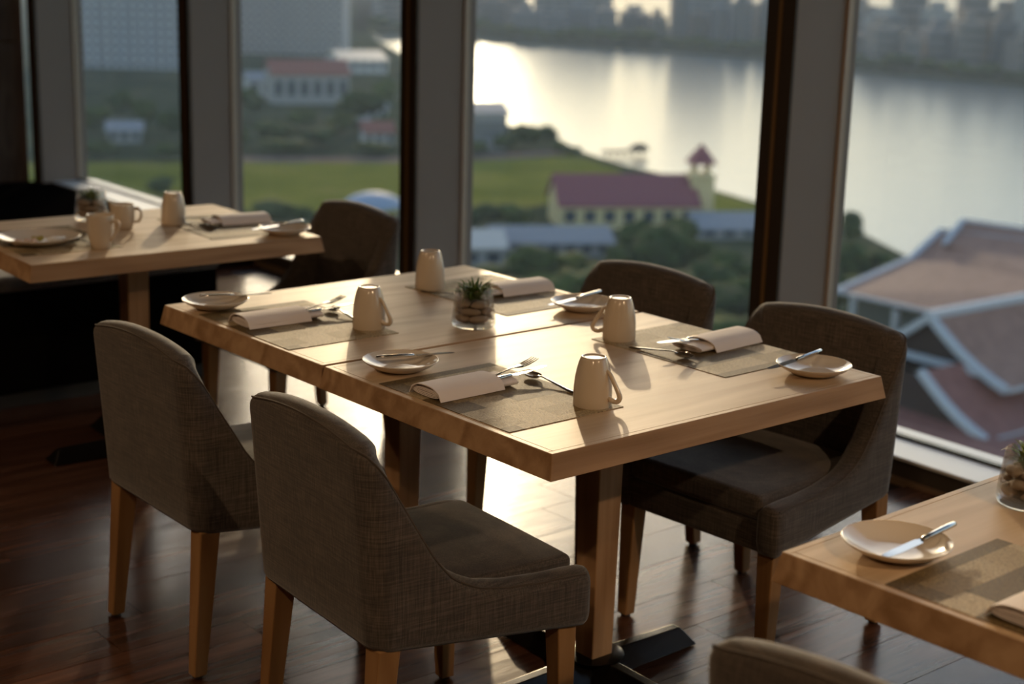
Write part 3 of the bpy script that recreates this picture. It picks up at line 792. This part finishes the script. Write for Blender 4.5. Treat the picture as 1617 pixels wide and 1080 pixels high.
def tree(px, pyc, wpx, hpx, tone, label, group, base=None):
    pyb = base if base else pyc+hpx*.62
    g0 = G(px, pyb, ZG); dpt = (g0-CAM).dot(fw); k = dpt/FPX
    w_, h_ = wpx*k/2, hpx*k/2
    zc = ZG + max(h_*1.05, (pyb-pyc)*k)
    t = thing('tree', label, 'tree', (g0.x, g0.y, ZG), tn[0]*1.3, group); tn[0] += 1
    c = link('crown', CROWN[tone][tn[0] % len(CROWN[tone])], t, (0, 0, zc-ZG)); c.scale = (w_, w_, h_)
    u_ = link('trunk', TRUNK, t); u_.scale = (w_*.5, w_*.5, zc-ZG)
LG = [('big dark green tree in the grove below the chapel', 'trees in the grove below the chapel',
       [(1040, 392, 130, 105, 0), (1000, 380, 74, 84, 0), (1094, 405, 90, 84, 0), (1152, 425, 96, 90, 0), (1185, 470, 110, 90, 0), (960, 442, 150, 66, 0), (1060, 462, 190, 84, 0), (1130, 480, 150, 90, 0), (850, 470, 190, 70, 0), (1010, 500, 230, 80, 0), (1065, 372, 90, 80, 0), (985, 410, 90, 70, 0), (1120, 448, 120, 90, 0)]),
      ('low olive-green tree in front of the grey sheds', 'olive trees before the sheds',
       [(900, 418, 120, 56, 1), (826, 424, 110, 60, 1), (770, 436, 90, 54, 1), (740, 446, 80, 50, 1), (872, 446, 130, 60, 1)]),
      ('rounded tree on the near edge of the sports field', 'trees along the near edge of the field',
       [(768, 336, 60, 44, 0), (812, 338, 74, 50, 0), (742, 342, 46, 40, 0), (430, 332, 92, 40, 0), (478, 338, 56, 34, 0), (392, 345, 60, 36, 0), (254, 292, 64, 30, 0), (690, 345, 80, 44, 0), (540, 362, 90, 36, 0)]),
      ('hazy tree among the houses behind the sports field', 'hazy trees behind the sports field',
       [(395, 158, 50, 56, 0), (432, 205, 80, 40, 0), (565, 165, 90, 66, 0), (606, 150, 60, 62, 0), (505, 212, 90, 34, 0), (590, 232, 80, 26, 0), (450, 230, 100, 26, 0), (190, 158, 60, 48, 0), (150, 184, 60, 44, 0), (230, 176, 60, 48, 0), (274, 190, 54, 50, 0), (160, 232, 70, 30, 0), (262, 236, 64, 30, 0), (372, 212, 60, 46, 0), (540, 190, 60, 40, 1), (610, 196, 50, 40, 0), (690, 175, 90, 50, 0), (660, 215, 90, 40, 0), (480, 185, 60, 34, 0)]),
      ('dark tree on the sunlit river bank beyond the field', 'trees on the bank beyond the field',
       [(832, 212, 58, 40, 0), (862, 210, 40, 36, 0), (798, 222, 54, 34, 0), (906, 238, 28, 18, 0), (884, 232, 34, 20, 0), (750, 232, 60, 26, 0)]),
      ('leafy tree on the bank left of the tiled temple roofs', 'trees left of the tiled roofs',
       [(1342, 358, 54, 66, 0), (1338, 410, 80, 80, 0), (1374, 414, 90, 62, 0), (1416, 432, 80, 54, 1), (1352, 458, 90, 70, 1), (1300, 440, 90, 90, 0), (1395, 470, 90, 60, 1)])]
ORD = ('leftmost', 'second from the left', 'third from the left', 'fourth from the left', 'fifth from the left', 'sixth from the left', 'seventh from the left', 'eighth from the left', 'ninth from the left', 'tenth from the left', 'eleventh from the left', 'twelfth from the left', 'thirteenth from the left', 'fourteenth from the left', 'fifteenth from the left', 'sixteenth from the left', 'seventeenth from the left', 'eighteenth from the left', 'rightmost')
for lab, grp, lst in LG:
    for i, a in enumerate(sorted(lst)): tree(*a, lab+', '+ORD[i], grp)
tree(928, 306, 44, 66, 0, 'dark tree hiding the left end of the chapel roof', 'trees by the chapel', 352)

qq = random.Random(21); cnt = 0
tb = D(1470, 503, 120)
while cnt < 46:
    f_, r_ = qq.uniform(45, 215), qq.uniform(-110, 40)
    p = FR(f_, r_)
    if (p-Vector((tb.x, tb.y, ZG))).length < 40 or abs(r_) > f_*.75: continue
    sz = qq.uniform(3.2, 6.0); t = thing('garden_tree', 'green tree in the gardens right below the windows', 'tree', p, qq.uniform(0, 6), 'trees in the gardens below the windows'); tn[0] += 1
    ck = int(qq.random() < .3); c = link('crown', CROWN[ck][tn[0] % len(CROWN[ck])], t, (0, 0, sz*1.15)); c.scale = (sz, sz, sz*.8)
    u_ = link('trunk', TRUNK, t); u_.scale = (sz*.4, sz*.4, sz*1.1); cnt += 1
# buildings
def bmat(name, c, rough=.8): return plain(name, c, rough, 0, Specular_IOR_Level=.15)
M_GLASSB = plain('dark_window_glass', (.035, .05, .07), .25)
def tower(px0, px1, pyb, depth, hgt, dp, mat, label, bays, fl, rz=0, wname='window'):
    a = D(px0, pyb, depth); b = D(px1, pyb, depth); wdt = (b-a).length; c = (a+b)/2
    t = thing('apartment_tower', label, 'building', (c.x, c.y, ZG), YAW-math.pi/2+rz)
    MB().box(-wdt/2, wdt/2, 0, dp, 0, hgt).build('tower_body', mat, t)
    MB().box(-wdt*.3, wdt*.3, dp*.2, dp*.8, hgt, hgt+5).build('roof_block', mat, t)
    cw = wdt/bays; fh = 3.3
    n = int(hgt/fh)
    wm = MB().box(-cw*.33, cw*.33, -.12, .35, 0, fh*.52).mesh('window', M_GLASSB)
    sl = MB().box(-wdt/2-.3, wdt/2+.3, -1.0, .1, -.18, .18).mesh('balcony_slab', mat)
    up_ = MB()
    for j in range(n):
        z = j*fh
        if j and j <= fl: link('balcony_slab', sl, t, (0, 0, z))
        for i in range(bays):
            x = -wdt/2+cw*(i+.5)
            if j <= fl: link('window', wm, t, (x, 0, z+1.0))
            else: up_.box(x-cw*.33, x+cw*.33, -.12, .35, z+1, z+1+fh*.52)
    if up_.v: setp(up_.build('upper_windows', M_GLASSB, t), kind='stuff')
    for k in range(0, bays+1, 3):
        x = -wdt/2+cw*k; MB().box(x-.5, x+.5, -1.2, .2, 0, hgt).build('pier', mat, t)
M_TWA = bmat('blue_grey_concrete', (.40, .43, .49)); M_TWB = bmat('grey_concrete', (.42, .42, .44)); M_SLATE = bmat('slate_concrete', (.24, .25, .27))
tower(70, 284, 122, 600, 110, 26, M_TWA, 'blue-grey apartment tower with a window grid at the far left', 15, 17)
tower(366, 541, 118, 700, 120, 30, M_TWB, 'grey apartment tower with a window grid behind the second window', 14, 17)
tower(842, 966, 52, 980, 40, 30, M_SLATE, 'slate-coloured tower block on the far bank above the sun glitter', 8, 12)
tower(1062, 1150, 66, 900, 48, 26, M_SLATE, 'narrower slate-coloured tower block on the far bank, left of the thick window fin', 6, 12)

def gable_house(px0, px1, pyb, wall_h, roof_h, depth_m, wmat, rmat, name, label, cat='house', nwin=4, over=.6, rz=0):
    a, b = G(px0, pyb, ZG), G(px1, pyb, ZG); c = (a+b)/2; wd = (b-a).length/2
    ang = math.atan2((b-a).y, (b-a).x)+rz
    t = thing(name, label, cat, (c.x, c.y, ZG), ang)
    MB().box(-wd, wd, 0, depth_m, 0, wall_h).build('walls', wmat, t)
    g = MB(); o = over; h2 = wall_h+roof_h; th = .35
    for sg in (0, 1):
        y0 = -o if sg == 0 else depth_m+o; ym = depth_m/2
        g.hexa([(-wd-o, y0, wall_h-.3), (wd+o, y0, wall_h-.3), (wd+o, ym, h2), (-wd-o, ym, h2),
                (-wd-o, y0, wall_h-.3+th), (wd+o, y0, wall_h-.3+th), (wd+o, ym, h2+th), (-wd-o, ym, h2+th)])
    g.build('roof', rmat, t)
    for sx in (-wd, wd-.25):
        MB().add([(sx, 0, wall_h), (sx, depth_m, wall_h), (sx, depth_m/2, h2-.1), (sx+.25, 0, wall_h), (sx+.25, depth_m, wall_h), (sx+.25, depth_m/2, h2-.1)],
                 [(0, 1, 2), (5, 4, 3), (0, 3, 4, 1), (1, 4, 5, 2), (2, 5, 3, 0)]).build('gable_wall', wmat, t)
    for i in range(nwin):
        x = -wd+2*wd*(i+.5)/nwin; k = min(.28*2*wd/nwin, 1.2)
        MB().box(x-k, x+k, -.1, .2, wall_h*.3, wall_h*.78).build('window', M_GLASSB, t)
    return t, wd
R_GREY = bmat('grey_sheet_roof', (.24, .25, .28), .55); R_PALE = bmat('pale_sheet_roof', (.50, .47, .44), .5); R_RED = bmat('red_tile_roof', (.27, .11, .085))
R_MAR = bmat('maroon_tile_roof', (.25, .085, .098), .7); W_CREAM = bmat('cream_render', (.62, .50, .27)); W_WHITE = bmat('white_render', (.50, .50, .50)); W_GREY = bmat('grey_render', (.30, .30, .30))
gable_house(782, 965, 406, 2.3, 1.5, 11, W_GREY, R_GREY, 'long_shed', 'long low shed with a grey roof in front of the chapel', 'shed', 7)
gable_house(690, 796, 424, 3.2, 1.5, 12, W_GREY, R_PALE, 'workshop', 'small building with a pale sunlit roof behind the planter', 'house', 3)
gable_house(1104, 1230, 378, 1.8, 1.7, 12, W_GREY, R_GREY, 'grey_roof_house', 'grey-roofed house right of the grove by the window fin', 'house', 4)
gable_house(430, 552, 165, 9, 3.5, 18, W_GREY, R_RED, 'red_roof_hall', 'hall with a dull red roof below the grey tower', 'hall', 6)
gable_house(538, 612, 116, 5, 2.6, 26, W_WHITE, R_PALE, 'warehouse', 'warehouse with a bright white roof near the river bend', 'warehouse', 5)
gable_house(736, 800, 238, 9.0, 1.6, 16, W_GREY, R_GREY, 'riverside_hall', 'grey hall on the bank under the sun glitter', 'hall', 5)
gable_house(170, 224, 226, 3, 1.6, 9, W_GREY, R_GREY, 'white_house', 'small white house at the far left behind the field', 'house', 3)
gable_house(566, 612, 192, 4, 2, 10, W_WHITE, R_GREY, 'white_cottage', 'small white house by the trees left of the second fin', 'house', 3)
gable_house(576, 622, 232, 3.5, 2, 9, W_WHITE, R_RED, 'pink_roof_cottage', 'small house with a pinkish roof right by the second fin', 'house', 3)
gable_house(392, 470, 152, 5, 2, 12, W_WHITE, R_GREY, 'pale_house', 'pale house among trees under the grey tower', 'house', 4)
# blue canopy
bc = G(588, 352, ZG); t = thing('canopy_tent', 'pale blue canopy tent roof above the far chair back', 'tent', (bc.x, bc.y, ZG), .3)
MB().loft([[Vector((r_*math.cos(a), r_*.8*math.sin(a), z)) for a in [2*math.pi*j/20 for j in range(20)]] for r_, z in ((6.4, 3.0), (5.6, 3.9), (4.0, 4.8), (2, 5.3), (.2, 5.5))]).build('canopy', bmat('pale_blue_canvas', (.30, .36, .47), .6), t, True, 60)
for a in range(4): MB().tube([(5*math.cos(a*1.57+.7), 4*math.sin(a*1.57+.7), 0), (5*math.cos(a*1.57+.7), 4*math.sin(a*1.57+.7), 3.6)], .12, 8).build('pole', W_WHITE, t)
# chapel with bell tower
t, wd = gable_house(884, 1100, 362, 4.2, 4.4, 12, W_CREAM, R_MAR, 'chapel', 'cream chapel with a maroon roof and a small belfry', 'church', 7)
for k, (z0, z1, a) in enumerate(((0, 12.0, 2.1), )):
    MB().box(wd-.5, wd+3.7, 3, 7.2, 0, 8.6).build('bell_tower', W_CREAM, t)
    MB().frus(8.6, (wd-1.0, wd+4.2, 2.5, 7.7), 9.3, (wd-.2, wd+3.4, 3.3, 6.9)).build('tower_ledge', W_CREAM, t)
    for i in (0, 1):
        for j in (0, 1):
            MB().box(wd+.1+i*2.4, wd+.6+i*2.4, 3.6+j*2.4, 4.1+j*2.4, 9.3, 11.0).build('belfry_column', W_CREAM, t)
    MB().frus(11.0, (wd-.8, wd+4.0, 2.7, 7.5), 14.4, (wd+1.45, wd+1.75, 4.95, 5.25)).build('belfry_roof', R_MAR, t)
# pier
pa, pb = G(952, 249, ZR), G(1020, 246, ZR)
t = thing('pier', 'small dark jetty reaching into the river', 'jetty', (pa.x, pa.y, ZR), math.atan2((pb-pa).y, (pb-pa).x)); pl_ = (pb-pa).length
MB().box(0, pl_, -1.2, 1.2, 1.2, 1.6).build('deck', M_BARK, t)
for i in range(6): MB().tube([(pl_*(i+.5)/6, 0, -1), (pl_*(i+.5)/6, 0, 1.3)], .25, 6).build('pile', M_BARK, t)
MB().frus(1.6, (pl_-4, pl_, -1.6, 1.6), 3.0, (pl_-3.2, pl_-.8, -.6, .6)).build('shelter', M_BARK, t)

# far bank: hazy buildings and tree belt
q = random.Random(11)
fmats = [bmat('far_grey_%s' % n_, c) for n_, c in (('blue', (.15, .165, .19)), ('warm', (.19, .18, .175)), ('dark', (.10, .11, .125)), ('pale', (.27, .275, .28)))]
def fbk(px):
    for (x0, y0), (x1, y1) in zip(FB, FB[1:]):
        if x0 <= px <= x1: return y0+(y1-y0)*(px-x0)/(x1-x0)
    return FB[-1][1]
px = 600
while px < 1720:
    wpx = q.uniform(26, 60); g0 = G(px+wpx/2, fbk(px+wpx/2)-q.uniform(3, 9), ZG); k = (g0-CAM).dot(fw)/FPX
    w2 = wpx*k*.42; h_ = q.uniform(12, 26) if px < 1330 else q.uniform(15, 24)
    mt = q.choice(fmats[:3])
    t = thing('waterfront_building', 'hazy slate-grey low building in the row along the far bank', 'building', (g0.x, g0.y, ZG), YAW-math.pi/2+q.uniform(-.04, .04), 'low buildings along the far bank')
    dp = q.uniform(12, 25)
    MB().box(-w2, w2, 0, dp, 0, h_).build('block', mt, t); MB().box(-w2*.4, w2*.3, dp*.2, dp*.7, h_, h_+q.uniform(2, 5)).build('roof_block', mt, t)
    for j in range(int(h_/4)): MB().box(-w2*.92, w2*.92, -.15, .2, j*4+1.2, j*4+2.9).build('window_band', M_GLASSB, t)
    px += wpx*q.uniform(1.0, 1.15)
px = 600
while px < 1720:
    wpx = q.uniform(22, 44); tree(px, fbk(px)-wpx*.28-1, wpx*1.5, wpx*.72, 0, 'hazy dark tree in the belt along the far waterline', 'tree belt on the far bank', fbk(px)-1.2); px += wpx*.85
hp = [(612, 24), (650, 30), (690, 22), (740, 26), (772, 20), (808, 27), (1000, 12), (1172, 20), (1222, 26), (1350, 24), (1392, 20), (1430, 30), (1474, 24), (1530, 32), (1580, 26), (1628, 34), (1680, 28)]
for i, (px, h_) in enumerate(hp):
    p = G(px, fbk(px)-q.uniform(22, 31), ZG)
    t = thing('distant_highrise', 'faint highrise block behind the far bank buildings, ' + ORD[i], 'building', (p.x, p.y, ZG), YAW-math.pi/2+q.uniform(-.3, .3), 'faint skyline highrises')
    w2 = q.uniform(7, 9.5); mt = q.choice((fmats[1], fmats[3]))
    MB().box(-w2, w2, -5, 5, 0, h_).build('shaft', mt, t); MB().box(-w2*.5, w2*.5, -4, 4, h_, h_+4).build('roof_block', mt, t)
    for j in range(int(h_/5)): MB().box(-w2*.9, w2*.9, -5.2, -4.8, j*5+1.4, j*5+3.4).build('window_band', M_GLASSB, t)

# tiled temple roofs at the right
M_TILE = (lambda t: (t.bump(t.noise(t.coords((3, 3, 3)), 1, 3), .1, .6), t.set(Base_Color=t.ramp(t.noise(t.coords((.8, .8, .8)), 1, 4), [(.35, (.23, .118, .086)), (.65, (.29, .155, .115))]), Roughness=.75))[-1])(NT('brown_clay_tile'))
M_TILE2 = (lambda t: (t.bump(t.noise(t.coords((3, 3, 3)), 1, 3), .1, .6), t.set(Base_Color=t.ramp(t.noise(t.coords((.8, .8, .8)), 1, 4), [(.35, (.19, .070, .055)), (.65, (.25, .10, .080))]), Roughness=.75))[-1])(NT('red_brown_clay_tile'))
M_BARGE = bmat('pale_blue_white_bargeboard', (.46, .48, .53), .6); M_DARKW = bmat('dark_gable_timber', (.05, .032, .028))
def slab(g, a, b, c, d, th):
    a, b, c, d = map(Vector, (a, b, c, d)); n_ = (b-a).cross(d-a).normalized()
    if n_.z < 0: n_ = -n_
    g.hexa([a, b, c, d, a+n_*th, b+n_*th, c+n_*th, d+n_*th]); g.weld = True
def bar(g, a, b, w_, h_):
    a, b = Vector(a), Vector(b); d = (b-a).normalized(); s_ = d.cross(Vector((0, 0, 1)))
    s_ = s_.normalized()*w_/2 if s_.length > 1e-3 else Vector((w_/2, 0, 0)); u_ = s_.cross(d).normalized()*h_/2
    g.hexa([a-s_-u_, a+s_-u_, a+s_+u_, a-s_+u_, b-s_-u_, b+s_-u_, b+s_+u_, b-s_+u_]); g.weld = True
def temple(px, py, depth, rz, tiers, length, label, wall_z, mats, back=0):
    """gable end faces local -y at y=0, ridge runs along +y; each tier = (half width, drop start z, drop end z, y start)"""
    p = D(px, py, depth); t = thing('tiled_roof_pavilion', label, 'pavilion', (p.x, p.y, ZG), rz)
    za = p.z-ZG
    for i, (h0, h1, d0, d1, y0, y1) in enumerate(tiers):
        mt = mats[min(i, len(mats)-1)]
        for sg in (-1, 1):
            g = MB(); n_ = 5; pts = []
            for k in range(n_+1):                                   # slightly concave slope
                u = k/n_; pts.append((sg*(h0+(h1-h0)*u), za-(d0+(d1-d0)*(u-.12*math.sin(math.pi*u)*-1))))
            for k in range(n_):
                slab(g, (pts[k][0], y0, pts[k][1]), (pts[k+1][0], y0, pts[k+1][1]), (pts[k+1][0], y1, pts[k+1][1]), (pts[k][0], y1, pts[k][1]), .25)
            g.build('roof_slope', mt, t)
            g = MB()
            for k in range(n_): bar(g, (pts[k][0], y0-.1, pts[k][1]+.15), (pts[k+1][0], y0-.1, pts[k+1][1]+.15), .55, .55)
            g.build('bargeboard', M_BARGE, t)
            g = MB(); bar(g, (pts[-1][0], y0, pts[-1][1]+.1), (pts[-1][0], y1, pts[-1][1]+.1), .3, .3); g.build('eave_board', M_BARGE, t)
        if i == 0:
            g = MB(); bar(g, (0, y0-.4, za+.35), (0, y1, za+.35), .7, .55); g.build('ridge_beam', M_BARGE, t)
        MB().add([(-h1*.94, y0+.5, za-d1), (h1*.94, y0+.5, za-d1), (h0*.9, y0+.5, za-d0-.3), (-h0*.9, y0+.5, za-d0-.3)], [(0, 1, 2, 3)]).build('gable_panel', M_DARKW, t)
    h1 = tiers[-1][1]; d1 = tiers[-1][3]; y0, y1 = tiers[-1][4], tiers[-1][5]
    MB().box(-h1+1.5, h1-1.5, y0+2, y1-1, 0, za-d1+.4).build('walls', W_GREY, t)
    for k in range(5):
        for sg in (-1, 1): MB().tube([(sg*(h1-.9), y0+2+(y1-y0-4)*k/4, 0), (sg*(h1-.9), y0+2+(y1-y0-4)*k/4, za-d1+.3)], .3, 8).build('column', W_WHITE, t)
    return t
PH = R(52)
# gable end turned to the camera's lower left
tp = temple(1470, 503, 120, YAW-math.pi/2-PH, [(.0, 7.45, 0, 4.2, 0, 40), (3.3, 9.6, 2.9, 6.7, -5.0, 40), (9.0, 15.2, 6.7, 7.6, -5.0, 40)], 40, 'brown tiled gable roof with pale bargeboards nearest the window at the right', 0, [M_TILE, M_TILE2, M_TILE2])
za = D(1470, 503, 120).z-ZG
g = MB(); slab(g, (-16, -4.6, za-6.2), (17, -4.6, za-6.6), (17, -17, za-9.4), (-16, -17, za-9.0), .3); g.build('porch_roof', M_TILE2, tp)
g = MB(); bar(g, (-5, -.3, za-3.2), (5, -.3, za-3.2), .4, .5); g.build('tie_beam', M_BARGE, tp)
# farther two-tier roof, ridge running to the right
rp = thing('tiled_roof_hall', 'larger two-tier brown tiled roof farther back at the right', 'hall', (D(1560, 420, 165).x, D(1560, 420, 165).y, ZG))
inv = Matrix.Translation(-rp.location)
def L3(*a): return inv @ D(*a)
def surf(name, top, mid, low, mat, th=.3):
    g = MB()
    for u_, v_ in ((top, mid), (mid, low)):
        for k in range(len(u_)-1): slab(g, v_[k], v_[k+1], u_[k+1], u_[k], th)
    return g.build(name, mat, rp)
rid = [L3(1487, 368, 172), L3(1700, 396, 161)]; mid = [L3(1440, 412, 168), L3(1700, 470, 146)]; eav = [L3(1322, 464, 162), L3(1447, 491, 150)]
eav = [L3(1322, 464, 162), L3(1700, 548, 136)]
surf('roof_slope', rid, mid, eav, M_TILE)
back = [rid[0]+(rid[0]-mid[0]), rid[1]+(rid[1]-mid[1])]; back[0].z = mid[0].z; back[1].z = mid[1].z
bk2 = [rid[0]+(rid[0]-eav[0]), rid[1]+(rid[1]-eav[1])]; bk2[0].z = eav[0].z; bk2[1].z = eav[1].z
surf('roof_slope', rid, back, bk2, M_TILE)
for nm, pts in (('bargeboard', [eav[0], mid[0], rid[0]]), ('bargeboard', [rid[0], back[0], bk2[0]]), ('ridge_beam', rid), ('eave_board', eav)):
    g = MB()
    for k in range(len(pts)-1): bar(g, pts[k]+Vector((0, 0, .25)), pts[k+1]+Vector((0, 0, .25)), .7 if nm != 'eave_board' else .3, .6 if nm != 'eave_board' else .3)
    g.build(nm, M_BARGE, rp)
ur = [L3(1522, 352, 172), L3(1700, 378, 163)]; ue = [L3(1491, 390, 168), L3(1700, 436, 154)]
um = [(ur[k]+ue[k])/2-Vector((0, 0, .15)) for k in (0, 1)]
surf('upper_roof_slope', ur, um, ue, M_TILE)
ub = [ur[k]+(ur[k]-ue[k]) for k in (0, 1)]
for k in (0, 1): ub[k].z = ue[k].z
surf('upper_roof_slope', ur, [(ur[k]+ub[k])/2 for k in (0, 1)], ub, M_TILE)
for pts in ([ue[0], ur[0]], [ur[0], ur[1]], [ur[0], ub[0]]):
    g = MB(); bar(g, pts[0]+Vector((0, 0, .25)), pts[1]+Vector((0, 0, .25)), .6, .55); g.build('trim_board', M_BARGE, rp)
zc_ = min(p.z for p in eav)
inn = [p*.9+(eav[0]+bk2[1])/2*.1 for p in (eav[0], eav[1], bk2[1], bk2[0])]
MB().hexa([(p.x, p.y, 0) for p in inn]+[(p.x, p.y, zc_-.3) for p in inn]).build('walls', bmat('shaded_hall_wall', (.11, .115, .10)), rp)  # dark wall colour carries the shade under the eaves
for k in range(5):
    p = eav[0].lerp(eav[1], .08+k*.2); MB().tube([(p.x, p.y, 0), (p.x, p.y, zc_)], .35, 8).build('column', W_WHITE, rp)

# low haze over the river, from the building front outwards
hz = NT('river_haze'); N = hz.t.nodes; N.remove(hz.b)
vs = N.new('ShaderNodeVolumeScatter'); vs.inputs['Density'].default_value = .00024; vs.inputs['Color'].default_value = (.78, .89, 1.0, 1); vs.inputs['Anisotropy'].default_value = .1
hz.l(vs.outputs[0], hz.out.inputs['Volume'])
g = MB(); base = [Vector(p) for p in ((5, -1500, 0), (3000, -1500, 0), (3000, 3000, 0), (5, 3000, 0))]
g.hexa([(p.x, p.y, ZR-2.5) for p in base]+[(p.x, p.y, 160) for p in base])
o = g.build('morning_haze', hz.m); setp(o, 'thin blue haze hanging over the river and town', 'haze', kind='stuff')
